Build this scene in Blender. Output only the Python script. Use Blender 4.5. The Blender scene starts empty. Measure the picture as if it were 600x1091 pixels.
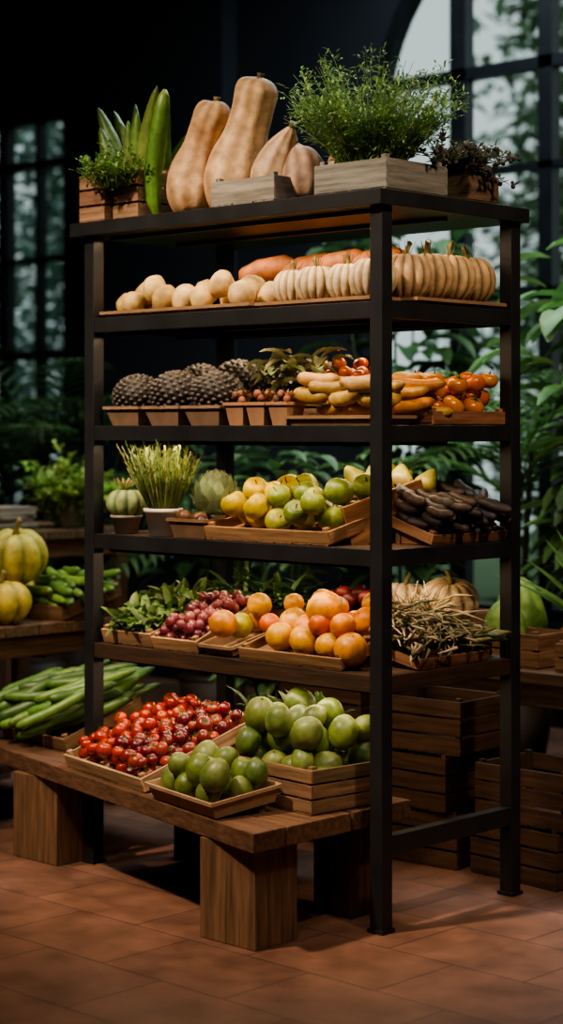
import bpy, math, random
from mathutils import Vector, Matrix, Euler, noise
random.seed(7)
R=random
def C(h,k=1.0):
    h=h.lstrip('#'); o=[]
    for i in (0,2,4):
        c=int(h[i:i+2],16)/255.0
        o.append((c/12.92 if c<=0.04045 else ((c+0.055)/1.055)**2.4)*k)
    return tuple(o)
def vary(c,a=0.15):
    k=1+R.uniform(-a,a)
    return tuple(max(0,x*k*(1+R.uniform(-a,a)*0.4)) for x in c)
def mix(a,b,t): return tuple(a[i]*(1-t)+b[i]*t for i in range(3))

# ---------------------------------------------------------------- materials
def newmat(name):
    m=bpy.data.materials.new(name); m.use_nodes=True
    nt=m.node_tree; bs=nt.nodes['Principled BSDF']
    return m,nt,bs
def attr_mat(name,rough=0.5,nscale=30,namt=0.35,bump=0.15,coat=0.0,trans=False,bscale=None,spec=0.5,metal=0,sat=1.0,val=1.0,sss=0):
    m,nt,bs=newmat(name); N=nt.nodes; L=nt.links
    a=N.new('ShaderNodeAttribute'); a.attribute_name='Col'
    hs=N.new('ShaderNodeHueSaturation'); hs.inputs['Saturation'].default_value=sat; hs.inputs['Value'].default_value=val
    L.new(a.outputs['Color'],hs.inputs['Color'])
    tc=N.new('ShaderNodeTexCoord')
    n=N.new('ShaderNodeTexNoise'); n.inputs['Scale'].default_value=nscale; n.inputs['Detail'].default_value=5
    L.new(tc.outputs['Object'],n.inputs['Vector'])
    mr=N.new('ShaderNodeMapRange'); mr.inputs[1].default_value=0.3; mr.inputs[2].default_value=0.7
    mr.inputs[3].default_value=1-namt; mr.inputs[4].default_value=1+namt
    L.new(n.outputs[0],mr.inputs[0])
    vm=N.new('ShaderNodeVectorMath'); vm.operation='SCALE'
    L.new(hs.outputs['Color'],vm.inputs[0]); L.new(mr.outputs[0],vm.inputs['Scale'])
    L.new(vm.outputs[0],bs.inputs['Base Color'])
    bs.inputs['Roughness'].default_value=rough
    bs.inputs['Specular IOR Level'].default_value=spec
    bs.inputs['Coat Weight'].default_value=coat
    bs.inputs['Metallic'].default_value=metal
    if bump>0:
        n2=N.new('ShaderNodeTexNoise'); n2.inputs['Scale'].default_value=bscale or nscale*4; n2.inputs['Detail'].default_value=3
        L.new(tc.outputs['Object'],n2.inputs['Vector'])
        b=N.new('ShaderNodeBump'); b.inputs['Strength'].default_value=bump; b.inputs['Distance'].default_value=0.004
        L.new(n2.outputs[0],b.inputs['Height']); L.new(b.outputs[0],bs.inputs['Normal'])
    if trans:
        t=N.new('ShaderNodeBsdfTranslucent'); ms=N.new('ShaderNodeMixShader'); ms.inputs[0].default_value=0.3
        L.new(vm.outputs[0],t.inputs['Color'])
        out=N['Material Output']
        L.new(bs.outputs[0],ms.inputs[1]); L.new(t.outputs[0],ms.inputs[2]); L.new(ms.outputs[0],out.inputs['Surface'])
    return m
def wood_mat(name,rough=0.7,bump=0.4):
    m,nt,bs=newmat(name); N=nt.nodes; L=nt.links
    a=N.new('ShaderNodeAttribute'); a.attribute_name='Col'
    hs=N.new('ShaderNodeHueSaturation'); hs.inputs['Saturation'].default_value=.88; hs.inputs['Value'].default_value=.8
    L.new(a.outputs['Color'],hs.inputs['Color'])
    g=N.new('ShaderNodeAttribute'); g.attribute_name='gr'
    n=N.new('ShaderNodeTexNoise'); n.inputs['Scale'].default_value=2.0; n.inputs['Detail'].default_value=7; n.inputs['Roughness'].default_value=0.65
    L.new(g.outputs['Vector'],n.inputs['Vector'])
    mr=N.new('ShaderNodeMapRange'); mr.inputs[1].default_value=0.32; mr.inputs[2].default_value=0.68
    mr.inputs[3].default_value=0.45; mr.inputs[4].default_value=1.35
    L.new(n.outputs[0],mr.inputs[0])
    vm=N.new('ShaderNodeVectorMath'); vm.operation='SCALE'
    L.new(hs.outputs['Color'],vm.inputs[0]); L.new(mr.outputs[0],vm.inputs['Scale'])
    L.new(vm.outputs[0],bs.inputs['Base Color']); bs.inputs['Roughness'].default_value=rough
    bs.inputs['Specular IOR Level'].default_value=0.3
    b=N.new('ShaderNodeBump'); b.inputs['Strength'].default_value=bump; b.inputs['Distance'].default_value=0.003
    L.new(n.outputs[0],b.inputs['Height']); L.new(b.outputs[0],bs.inputs['Normal'])
    return m
FR=attr_mat('fruit_skin',0.42,40,0.28,0.12,sat=1.1,val=.86)
TOM=attr_mat('glossy_skin',0.26,40,0.15,0.03,coat=0.15,sat=1.12,val=.88)
MT=attr_mat('matte_skin',0.65,28,0.34,0.3,sat=1.0,val=.9)
LF=attr_mat('leaf',0.5,18,0.3,0.15,trans=True,sat=.96,val=.95)
ROUGH=attr_mat('rough_rind',0.5,60,0.4,0.5)
POT=attr_mat('ceramic',0.6,12,0.12,0.1,val=.9)
CARD=attr_mat('cardboard',0.85,14,0.2,0.25,val=.8,sat=.9)
WD=wood_mat('wood_plank')
METAL=attr_mat('black_steel',0.40,8,0.25,0.05,spec=0.5,metal=0.0)
MATS=[FR,TOM,MT,LF,ROUGH,POT,CARD,WD,METAL]
iFR,iTOM,iMT,iLF,iRO,iPO,iCA,iWD,iME=range(9)

# ---------------------------------------------------------------- mesh builder
class B:
    def __init__(s): s.v=[];s.f=[];s.c=[];s.g=[];s.m=[];s.s=[]
    def add(s,vs,fs,col,mi=0,smooth=True,M=None,gr=None):
        o=len(s.v)
        for i,p in enumerate(vs):
            q=Vector(p)
            s.g.append(tuple(gr[i]) if gr else (q.x*8,q.y*8,q.z*8))
            if M is not None: q=M@q
            s.v.append(q)
        if col and isinstance(col[0],(tuple,list)): s.c.extend(col)
        else: s.c.extend([col]*len(vs))
        for f in fs:
            s.f.append([o+i for i in f]); s.m.append(mi); s.s.append(smooth)
    def obj(s,name,loc=(0,0,0),rot=(0,0,0),bevel=0,parent=None):
        me=bpy.data.meshes.new(name); me.from_pydata([tuple(v) for v in s.v],[],s.f)
        used=sorted(set(s.m)); mp={u:i for i,u in enumerate(used)}
        for u in used: me.materials.append(MATS[u])
        me.polygons.foreach_set('material_index',[mp[m] for m in s.m])
        me.polygons.foreach_set('use_smooth',s.s)
        ca=me.attributes.new('Col','FLOAT_COLOR','POINT')
        ca.data.foreach_set('color',[x for c in s.c for x in (c[0],c[1],c[2],1.0)])
        ga=me.attributes.new('gr','FLOAT_VECTOR','POINT')
        ga.data.foreach_set('vector',[x for g in s.g for x in g])
        me.update()
        ob=bpy.data.objects.new(name,me); bpy.context.scene.collection.objects.link(ob)
        ob.location=loc; ob.rotation_euler=rot
        if bevel>0:
            md=ob.modifiers.new('bevel','BEVEL'); md.width=bevel; md.segments=2; md.limit_method='ANGLE'
        if parent: ob.parent=parent
        return ob
BOXF=[(0,2,3,1),(4,5,7,6),(0,1,5,4),(2,6,7,3),(0,4,6,2),(1,3,7,5)]
def box(b,c,s,col,mi=iWD,M=None,rot=None):
    vs=[];gr=[];ax=max(range(3),key=lambda i:s[i]); off=(R.uniform(0,50),R.uniform(0,50),R.uniform(0,50))
    for i in range(8):
        p=[(1 if (i>>k)&1 else -1)*s[k]/2 for k in range(3)]
        gr.append([p[k]*(2.0 if k==ax else 30)+off[k] for k in range(3)])
        q=Vector(p)
        if rot: q=Euler(rot).to_matrix()@q
        vs.append(q+Vector(c))
    b.add(vs,BOXF,col,mi,False,M,gr)
def prism(b,poly,z0,z1,col,mi=iWD,plane='xy'):
    n=len(poly); vs=[]
    for z in (z0,z1):
        for (x,y) in poly: vs.append((x,y,z) if plane=='xy' else (x,z,y))
    fs=[list(range(n))[::-1],list(range(n,2*n))]+[(i,(i+1)%n,n+(i+1)%n,n+i) for i in range(n)]
    b.add(vs,fs,col,mi,False,None,[(v[0]*2,v[1]*30,v[2]*30) for v in vs])
def tube(b,pts,rad,col,mi=0,seg=8,M=None,cap=True,rib=0,ribn=0):
    pts=[Vector(p) for p in pts]; n=len(pts); vs=[];gr=[]
    for i,p in enumerate(pts):
        t=(pts[min(i+1,n-1)]-pts[max(i-1,0)]).normalized()
        ref=Vector((1,0,0)) if abs(t.x)<0.8 else Vector((0,1,0))
        a=t.cross(ref).normalized(); c=t.cross(a)
        for j in range(seg):
            an=2*math.pi*j/seg; r=rad[i]*(1+rib*math.cos(ribn*an))
            vs.append(p+a*(r*math.cos(an))+c*(r*math.sin(an))); gr.append((an*3,i*0.3,0))
    fs=[]
    for i in range(n-1):
        for j in range(seg):
            k=(j+1)%seg; fs.append((i*seg+j,i*seg+k,(i+1)*seg+k,(i+1)*seg+j))
    if cap: fs.append(tuple(range(seg))[::-1]); fs.append(tuple((n-1)*seg+j for j in range(seg)))
    if col and isinstance(col[0],(tuple,list)): col=[col[i] for i in range(n) for _ in range(seg)]
    b.add(vs,fs,col,mi,True,M,gr)
def sph(nu,nv,fn):
    vs=[fn(0.0,0.0)]
    for i in range(1,nv):
        for j in range(nu): vs.append(fn(math.pi*i/nv,2*math.pi*j/nu))
    vs.append(fn(math.pi,0.0)); fs=[]
    for j in range(nu): fs.append((0,1+j,1+(j+1)%nu))
    for i in range(nv-2):
        o=1+i*nu
        for j in range(nu): fs.append((o+j,o+nu+j,o+nu+(j+1)%nu,o+(j+1)%nu))
    o=1+(nv-2)*nu; e=len(vs)-1
    for j in range(nu): fs.append((o+j,e,o+(j+1)%nu))
    return vs,fs
def unit(t,p): return Vector((math.sin(t)*math.cos(p),math.sin(t)*math.sin(p),math.cos(t)))
def rrot(full=True):
    return (Euler((R.uniform(-.7,.7),R.uniform(-.7,.7),R.uniform(0,6.3))) if full else Euler((R.uniform(-.2,.2),R.uniform(-.2,.2),R.uniform(0,6.3)))).to_matrix().to_4x4()
def fruit(b,kind,c,r,col,M=None,col2=None,rot=None,ribs=10):
    col2=col2 or col; seed=Vector((R.uniform(0,99),R.uniform(0,99),R.uniform(0,99)))
    mi=iFR; nu,nv=16,10
    if kind=='orange':
        def fn(t,p):
            u=unit(t,p); u.z*=0.94; u.z-=0.07*math.exp(-(t/0.22)**2); return u
    elif kind=='apple':
        def fn(t,p):
            u=unit(t,p); k=1+0.04*math.cos(5*p)*(t/3.1); u.x*=k*(1.04-0.1*t/3.14); u.y*=k*(1.04-0.1*t/3.14)
            u.z=u.z*0.92-0.32*math.exp(-(t/0.42)**2)+0.14*math.exp(-((math.pi-t)/0.35)**2); return u
    elif kind=='pear':
        def fn(t,p):
            u=unit(t,p); z=u.z; w=1.0 if z<0 else 1-0.5*z**0.8*0.9
            return Vector((u.x*w,u.y*w,z*(1.0 if z<0 else 1.55)))
        mi=iFR
    elif kind=='lime':
        def fn(t,p):
            u=unit(t,p); k=1+.08*noise.noise(u+seed); u*=k; u.z=u.z*1.16+0.08*(math.exp(-(t/0.3)**2)-math.exp(-((math.pi-t)/0.3)**2)); return u
    elif kind=='potato':
        mi=iMT
        def fn(t,p):
            u=unit(t,p); k=1+0.14*noise.noise(u*1.3+seed); return Vector((u.x*1.0*k,u.y*1.0*k,u.z*1.1*k))
    elif kind=='tomato':
        mi=iTOM
        def fn(t,p):
            u=unit(t,p); u.z=u.z*0.85-0.15*math.exp(-(t/0.4)**2); return u
    elif kind=='grape':
        nu,nv=10,7; mi=iTOM
        def fn(t,p): u=unit(t,p); u.z*=1.12; return u
    elif kind=='pumpkin':
        nu,nv=ribs*6,14; mi=iMT
        def fn(t,p):
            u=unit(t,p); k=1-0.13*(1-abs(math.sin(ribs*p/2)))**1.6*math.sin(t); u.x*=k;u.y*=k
            u.z=u.z*0.78*k-0.22*math.exp(-(t/0.4)**2); return u
    elif kind=='spiky':
        nu,nv=24,14; mi=iRO
        def fn(t,p): u=unit(t,p); u.z*=.88; return u
    vs,fs=sph(nu,nv,fn)
    if rot is None: rot=rrot(kind not in('pumpkin','spiky'))
    cols=[]
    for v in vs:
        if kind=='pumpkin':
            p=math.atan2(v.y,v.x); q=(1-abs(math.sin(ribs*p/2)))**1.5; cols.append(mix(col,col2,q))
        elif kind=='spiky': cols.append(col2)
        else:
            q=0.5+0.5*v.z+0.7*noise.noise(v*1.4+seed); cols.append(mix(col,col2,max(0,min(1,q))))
    T=Matrix.Translation(c)@rot@Matrix.Scale(r,4)
    if M is not None: T=M@T
    b.add(vs,fs,cols,mi,True,T)
    if kind=='spiky':
        N_=190
        for i in range(N_):
            zz=1-2*(i+.5)/N_; q=math.sqrt(1-zz*zz); a=i*2.399963
            nrm=Vector((q*math.cos(a),q*math.sin(a),zz)); e1=nrm.orthogonal().normalized(); e2=nrm.cross(e1)
            bs_=[nrm*.97+(e1*math.cos(h*1.0472)+e2*math.sin(h*1.0472))*.115 for h in range(6)]
            md_=[nrm*1.06+(e1*math.cos(h*1.0472)+e2*math.sin(h*1.0472))*.06 for h in range(6)]
            pv=bs_+md_+[nrm*1.085]
            pv=[Vector((w.x,w.y,w.z*.88)) for w in pv]
            b.add(pv,[(h,(h+1)%6,6+(h+1)%6,6+h) for h in range(6)]+[(6+h,6+(h+1)%6,12) for h in range(6)],[col2]*6+[col]*7,mi,True,T)
    if kind in('apple','pear'):
        z=0.6 if kind=='apple' else 1.45
        tube(b,[(0,0,z-.05),(0.04,0,z+.25),(.12,0,z+.42)],[.05,.045,.06],C('#4a3318'),iMT,5,T)
    if kind=='tomato':
        for k in range(5):
            a=k*1.2566; d=Vector((math.cos(a),math.sin(a),0)); e=Vector((-d.y,d.x,0))
            b.add([e*.1+Vector((0,0,.73)),-e*.1+Vector((0,0,.73)),d*.6+Vector((0,0,.82))],[(0,1,2)],C('#3f6a1d'),iLF,False,T)
        tube(b,[(0,0,.66),(0.03,0,1.05)],[.06,.05],C('#4c6a26'),iLF,5,T)
    if kind in('orange','lime'):
        zt=.84 if kind=='orange' else 1.18
        tube(b,[(0,0,zt),(0,0,zt+.06)],[.09,.05],C('#5b5a26'),iMT,6,T)
    if kind=='pumpkin':
        tube(b,[(0,0,.5),(0.02,0,.72),(.1,0,.9),(.16,.02,.98)],[.16,.09,.08,.1],C('#8a7c4c'),iMT,7,T)
def leaf(b,base,d,L,w,droop,col,n=5,mi=iLF,up=(0,0,1),shape='oval',M=None,fold=0.25):
    d=Vector(d).normalized(); p=Vector(base); up=Vector(up)
    side=d.cross(up)
    if side.length<0.05: side=Vector((math.cos(L*77),math.sin(L*77),0))
    side.normalize(); vs=[]; step=L/n
    for i in range(n+1):
        t=i/n
        if shape=='oval': ww=w*math.sin(math.pi*min(1,(t*0.93+0.04)))**0.8
        elif shape=='blade': ww=w*(1-t**2.2)*(0.75+0.5*t)
        else: ww=w*(1-t)**0.6
        nr=side.cross(d).normalized()
        vs+= [p+side*ww/2+nr*ww*fold, p.copy(), p-side*ww/2+nr*ww*fold]
        p=p+d*step; d=(d+Vector((0,0,-droop/n))).normalized()
    fs=[]
    for i in range(n):
        a=i*3; fs+=[(a,a+1,a+4,a+3),(a+1,a+2,a+5,a+4)]
    dk=tuple(x*0.8 for x in col); b.add(vs,fs,[col,dk,col]*(n+1),mi,True,M)
def frond(b,base,d,L,droop,ll,lw,n,col,M=None):
    d=Vector(d).normalized(); p=Vector(base); pts=[p.copy()]; ds=[d.copy()]
    for i in range(n):
        p=p+d*L/n; d=(d+Vector((0,0,-droop/n))).normalized(); pts.append(p.copy()); ds.append(d.copy())
    tube(b,pts,[0.006*(1-.8*i/n) for i in range(n+1)],tuple(x*.7 for x in col),iLF,4,M)
    for i in range(2,n+1):
        t=i/n; s=ds[i].cross(Vector((0,0,1)))
        if s.length<.05: s=Vector((1,0,0))
        s.normalize(); l=ll*math.sin(math.pi*(0.12+0.8*t))
        for sg in (-1,1):
            leaf(b,pts[i],s*sg+ds[i]*0.7+Vector((0,0,.15)),l*R.uniform(.85,1.1),lw,0.7,vary(col,.2),4,shape='blade',M=M)
def box_bounds_pile(w,d,r,n,heap=0.0,rv=0.1,tight=0.96,tries=30,zmax=9):
    P=[]
    for i in range(n):
        rr=r*(1+R.uniform(-rv,rv)); best=None
        for _ in range(tries):
            x=R.uniform(-w/2+rr,w/2-rr) if w>2*rr else 0; y=R.uniform(-d/2+rr,d/2-rr) if d>2*rr else 0; z=rr
            for (a,c,e,q) in P:
                s=(rr+q)*tight; dd=(x-a)**2+(y-c)**2
                if dd<s*s: z=max(z,e+math.sqrt(s*s-dd))
            sc=z+heap*((2*x/w)**2+(2*y/d)**2)*r
            if best is None or sc<best[0]: best=(sc,x,y,z,rr)
        if best[3]<=zmax: P.append(best[1:])
    return P
def tiltM(d,tilt):
    return Matrix.Translation((0,-d/2,0))@Matrix.Rotation(tilt,4,'X')@Matrix.Translation((0,d/2,0))
PINE=C('#a9794a'); PALE=C('#b98c5c'); GREYW=C('#8c8278'); DARKW=C('#5a3d27')
def crate(name,x,y,z,w,d,h,yaw=0,tilt=0,slats=2,col=PINE,t=0.009,roll=0):
    b=B(); M=tiltM(d,tilt)
    nb=max(3,int(w/0.07))
    for i in range(nb):
        ww=w/nb; box(b,(-w/2+ww*(i+.5),0,t/2),(ww*.92,d,t),vary(col),iWD,M)
    sh=h/slats
    for s in range(slats):
        zz=sh*(s+.5)
        for sg in(-1,1):
            box(b,(0,sg*(d/2-t/2),zz),(w,t,sh*.86),vary(col),iWD,M)
            box(b,(sg*(w/2-t/2),0,zz),(t,d-2*t,sh*.86),vary(col),iWD,M)
    for sx in(-1,1):
        for sy in(-1,1):
            box(b,(sx*(w/2-t-.009),sy*(d/2-t-.009),h/2+.004),(.018,.018,h+.004),vary(col),iWD,M)
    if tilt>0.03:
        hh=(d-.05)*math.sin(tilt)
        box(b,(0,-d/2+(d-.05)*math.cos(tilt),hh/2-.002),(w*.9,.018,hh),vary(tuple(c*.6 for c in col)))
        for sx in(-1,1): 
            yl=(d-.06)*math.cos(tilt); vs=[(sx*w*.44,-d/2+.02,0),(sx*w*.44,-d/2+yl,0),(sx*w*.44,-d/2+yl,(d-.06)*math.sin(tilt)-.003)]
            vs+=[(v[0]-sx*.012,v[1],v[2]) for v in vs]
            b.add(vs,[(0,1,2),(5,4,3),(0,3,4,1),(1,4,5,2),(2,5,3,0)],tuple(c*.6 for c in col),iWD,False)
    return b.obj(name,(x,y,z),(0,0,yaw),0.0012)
def tray(name,x,y,z,w,d,h,yaw=0,tilt=0,flare=.012,col=C('#8f6a45'),t=.004,mi=iCA):
    b=B(); M=tiltM(d,tilt)
    def ring(zz,k,off): 
        a=w/2+k-off; c=d/2+k-off; return [(-a,-c,zz),(a,-c,zz),(a,c,zz),(-a,c,zz)]
    vs=ring(0,-flare,0)+ring(h,0,0)+ring(h,0,t)+ring(t,-flare,t)
    fs=[(3,2,1,0)]
    for o in(0,4,8):
        for i in range(4):
            k=(i+1)%4; fs.append((o+i,o+k,o+4+k,o+4+i))
    fs.append((12,13,14,15)); b.add(vs,fs,col,mi,False,M)
    for sg in(-1,1):
        box(b,(0,sg*(d/2+.002),h-.004),(w+.006,.005,.01),tuple(c*1.15 for c in col),mi,M)
        box(b,(sg*(w/2+.002),0,h-.004),(.005,d+.006,.01),tuple(c*1.15 for c in col),mi,M)
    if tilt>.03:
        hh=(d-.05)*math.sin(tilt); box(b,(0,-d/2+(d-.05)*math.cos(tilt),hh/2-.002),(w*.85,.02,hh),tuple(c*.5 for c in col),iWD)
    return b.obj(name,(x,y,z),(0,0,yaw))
def pile(name,kind,x,y,z,w,d,r,n,cols,yaw=0,tilt=0,heap=0.5,base=.01,dd=None,rv=.12,ribs=10,zmax=9):
    b=B(); M=tiltM(dd or d,tilt)@Matrix.Translation((0,0,base))
    for (px,py,pz,rr) in box_bounds_pile(w,d,r,n,heap,rv,zmax=zmax):
        c=R.choice(cols)
        if callable(c): c=c(px/w)
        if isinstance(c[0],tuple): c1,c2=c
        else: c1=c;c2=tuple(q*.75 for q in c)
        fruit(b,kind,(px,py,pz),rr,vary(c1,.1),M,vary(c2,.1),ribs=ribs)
    return b.obj(name,(x,y,z),(0,0,yaw))

# ================================================================= ROOM
XL,XR,Y0,Y1,H=-8.0,4.8,-5.4,3.4,4.3
def room_mat(name,col,rough=.8,sc=2):
    m,nt,bs=newmat(name); N=nt.nodes;L=nt.links
    tc=N.new('ShaderNodeTexCoord'); n=N.new('ShaderNodeTexNoise'); n.inputs['Scale'].default_value=sc; n.inputs['Detail'].default_value=6
    L.new(tc.outputs['Object'],n.inputs['Vector'])
    r=N.new('ShaderNodeValToRGB'); r.color_ramp.elements[0].color=(*[c*.6 for c in col],1); r.color_ramp.elements[1].color=(*[c*1.3 for c in col],1)
    L.new(n.outputs[0],r.inputs[0]); L.new(r.outputs[0],bs.inputs['Base Color']); bs.inputs['Roughness'].default_value=rough
    return m
WALL=room_mat('dark_plaster',(0.015,0.018,0.026)); CEIL=room_mat('dark_ceiling',(0.010,0.011,0.014))
def setmat(o,m):
    o.data.materials.clear(); o.data.materials.append(m)
    for p in o.data.polygons: p.material_index=0
WT=.16
b=B(); k=(0,0,0)
def wb(x0,x1,z0,z1): prism(b,[(x0,z0),(x1,z0),(x1,z1),(x0,z1)],Y1,Y1+WT,k,iWD,'xz')
wb(XL,-7.4,0,H); wb(-7.4,-5.48,0,.9); wb(-7.4,-5.48,3.42,H); wb(-5.48,-3.02,0,H); wb(-3.02,-.78,0,.5); wb(-.78,XR,0,H)
arc=[(-1.9-1.12*math.cos(math.pi*i/24),3.0+1.12*math.sin(math.pi*i/24)) for i in range(25)]
for i in range(24):
    a,c=arc[i],arc[i+1]; prism(b,[a,c,(c[0],H),(a[0],H)],Y1,Y1+WT,k,iWD,'xz')
setmat(b.obj('wall_back'),WALL)
def simplewall(name,x0,x1,y0,y1,z0,z1,m):
    b=B(); box(b,((x0+x1)/2,(y0+y1)/2,(z0+z1)/2),(x1-x0,y1-y0,z1-z0),k); setmat(b.obj(name),m)
simplewall('wall_left',XL-WT,XL,Y0,Y1,0,H,WALL); simplewall('wall_right',XR,XR+WT,Y0,Y1,0,H,WALL)
simplewall('wall_front',XL,XR,Y0-WT,Y0,0,H,WALL); simplewall('ceiling',XL,XR,Y0,Y1,H,H+.1,CEIL)
simplewall('baseboard_back',XL,XR,Y1-.02,Y1,0,.12,CEIL)
simplewall('wall_pilaster',-5.05,-4.0,Y1-.12,Y1,0,H,WALL)
# floor
m,nt,bs=newmat('terracotta_tiles'); N=nt.nodes;L=nt.links
tc=N.new('ShaderNodeTexCoord'); br=N.new('ShaderNodeTexBrick')
mpn=N.new('ShaderNodeMapping'); mpn.inputs['Location'].default_value=(0.13,.09,0); L.new(tc.outputs['Object'],mpn.inputs[0])
L.new(mpn.outputs[0],br.inputs['Vector'])
br.inputs['Scale'].default_value=1.0; br.inputs['Brick Width'].default_value=.46; br.inputs['Row Height'].default_value=.32
br.inputs['Mortar Size'].default_value=.003; br.inputs['Mortar Smooth'].default_value=.4
br.inputs['Color1'].default_value=(.235,.112,.073,1); br.inputs['Color2'].default_value=(.19,.092,.062,1); br.inputs['Mortar'].default_value=(.075,.042,.032,1)
n=N.new('ShaderNodeTexNoise'); n.inputs['Scale'].default_value=6; n.inputs['Detail'].default_value=10; n.inputs['Roughness'].default_value=.65; L.new(tc.outputs['Object'],n.inputs['Vector'])
mr=N.new('ShaderNodeMapRange'); mr.inputs[1].default_value=.3;mr.inputs[2].default_value=.7;mr.inputs[3].default_value=.6;mr.inputs[4].default_value=1.35; L.new(n.outputs[0],mr.inputs[0])
vm=N.new('ShaderNodeVectorMath'); vm.operation='SCALE'; L.new(br.outputs['Color'],vm.inputs[0]); L.new(mr.outputs[0],vm.inputs['Scale']); L.new(vm.outputs[0],bs.inputs['Base Color'])
mr2=N.new('ShaderNodeMapRange'); mr2.inputs[3].default_value=.35; mr2.inputs[4].default_value=.7; L.new(n.outputs[0],mr2.inputs[0]); L.new(mr2.outputs[0],bs.inputs['Roughness'])
bp=N.new('ShaderNodeBump'); bp.inputs['Strength'].default_value=.4; bp.inputs['Distance'].default_value=.004; bp.invert=True
L.new(br.outputs['Fac'],bp.inputs['Height']); L.new(bp.outputs[0],bs.inputs['Normal'])
FLOORM=m; simplewall('floor',XL,XR,Y0,Y1,-.1,0,FLOORM)
# windows
def window(name,x0,x1,z0,z1,vx,hz,arched=False):
    b=B(); c=(.010,.012,.015); y=Y1+.05
    def bar(xa,xb,za,zb): box(b,((xa+xb)/2,y,(za+zb)/2),(xb-xa,.07,zb-za),c,iME)
    bar(x0,x0+.06,z0,z1); bar(x1-.06,x1,z0,z1); bar(x0,x1,z0,z0+.06)
    cx=(x0+x1)/2; r=(x1-x0)/2
    def top(x): return z1+math.sqrt(max(0,r*r-(x-cx)**2)) if arched else z1
    if not arched: bar(x0,x1,z1-.06,z1)
    else:
        for i in range(28):
            a0=math.pi*i/28;a1=math.pi*(i+1)/28
            P=[(cx+q*math.cos(a),z1+q*math.sin(a)) for q,a in((r,a0),(r,a1),(r-.07,a1),(r-.07,a0))]
            prism(b,P,y-.035,y+.035,c,iME,'xz')
    for (x,w) in vx: bar(x-w/2,x+w/2,z0,top(x)-.01)
    for (z,w) in hz:
        xa,xb=x0,x1
        if arched and z>z1: q=math.sqrt(max(0,r*r-(z-z1)**2)); xa,xb=cx-q,cx+q
        bar(xa,xb,z-w/2,z+w/2)
    b.obj(name)
window('window_1',-3.02,-.78,.5,3.0,[(-2.44,.10),(-1.90,.08),(-1.36,.1)],[(3.22,.06),(2.72,.035),(2.1,.06),(1.5,.03)],True)
window('window_2',-7.4,-5.48,.9,3.42,[(-6.85,.04),(-6.15,.09),(-5.8,.03)],[(3.1,.04),(2.5,.03),(1.9,.05),(1.4,.03)])
simplewall('trim_1',-7.45,-5.43,Y1-.06,Y1,.86,.9,CEIL)
# outside trees
def tree(name,x,y,h,r,n,col,zl=.12):
    b=B(); tube(b,[(0,0,-.3),(.1,0,h*.35),(0,.1,h*.7),(.1,0,h)],[.14,.1,.07,.02],C('#3a3228'),iMT,8)
    for i in range(n):
        z=h*R.uniform(zl,1.0); a=R.uniform(0,6.3); rr=r*math.sqrt(R.random())*(1-.3*z/h)
        p=(rr*math.cos(a),rr*math.sin(a),z)
        leaf(b,p,(R.uniform(-1,1),R.uniform(-1,1),R.uniform(-.6,.4)),R.uniform(.14,.26),.1,.5,vary(col,.4),2)
    b.obj(name,(x,y,0))
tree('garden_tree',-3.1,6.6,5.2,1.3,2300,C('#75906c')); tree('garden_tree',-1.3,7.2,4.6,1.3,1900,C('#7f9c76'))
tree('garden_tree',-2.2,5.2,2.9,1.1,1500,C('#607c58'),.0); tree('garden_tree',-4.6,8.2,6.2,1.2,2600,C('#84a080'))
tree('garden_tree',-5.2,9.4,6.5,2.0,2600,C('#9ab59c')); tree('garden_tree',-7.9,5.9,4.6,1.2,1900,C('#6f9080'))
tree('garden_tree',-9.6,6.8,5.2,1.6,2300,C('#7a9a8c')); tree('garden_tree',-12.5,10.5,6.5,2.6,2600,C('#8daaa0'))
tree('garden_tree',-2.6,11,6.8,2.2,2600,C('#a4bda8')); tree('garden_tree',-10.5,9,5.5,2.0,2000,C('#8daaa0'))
b=B(); box(b,(-4,10.1,-.15),(30,13,.1),k); setmat(b.obj('garden_ground'),room_mat('grass',(.10,.16,.07),1,3))

# ================================================================= SHELF UNIT
rack=bpy.data.objects.new('display_shelf_rack',None); bpy.context.scene.collection.objects.link(rack)
BLK=(.018,.018,.020); P=.046; LX=1.30; DY=.655
b=B()
for (x,y) in((-P/2,P/2),(-LX+P/2,P/2),(-P/2,DY-P/2),(-LX+P/2,DY-P/2)):
    box(b,(x,y,1.035),(P,P,2.07),BLK,iME); box(b,(x,y,.006),(P+.012,P+.012,.012),BLK,iME)
box(b,(-P/2,DY/2,.245),(P*.8,DY-2*P,.055),BLK,iME); box(b,(-LX+P/2,DY/2,.245),(P*.8,DY-2*P,.055),BLK,iME)
b.obj('posts_and_rails',bevel=.002,parent=rack)
b=B(); box(b,(-.66,.3225,2.0925),(1.36,.705,.045),BLK,iME); b.obj('top_board',bevel=.002,parent=rack)
SZ={'A':1.80,'B':1.445,'C':1.09,'D':.73}
for kx,z in SZ.items():
    b=B(); wc=(.028,.022,.018) if kx!='D' else C('#4a3220')
    box(b,(-LX/2,.019,z-.024),(LX-2*P,.03,.048),BLK if kx!='D' else wc,iME if kx!='D' else iWD)
    box(b,(-LX/2,DY-.019,z-.024),(LX-2*P,.03,.048),wc,iME)
    for xx in(-.019,-LX+.019): box(b,(xx,DY/2,z-.024),(.03,DY-2*P,.048),BLK if kx!='D' else wc,iME if kx!='D' else iWD)
    dd=(DY-.068)/4
    for i in range(4):
        box(b,(-LX/2,.034+dd*(i+.5),z-.009),(LX-.068,dd*.98,.017),vary(C('#5a3f2a')),iWD)
    b.obj('shelf_'+kx.lower(),bevel=.0015,parent=rack)
WARM=(1.0,.74,.46)
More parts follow.
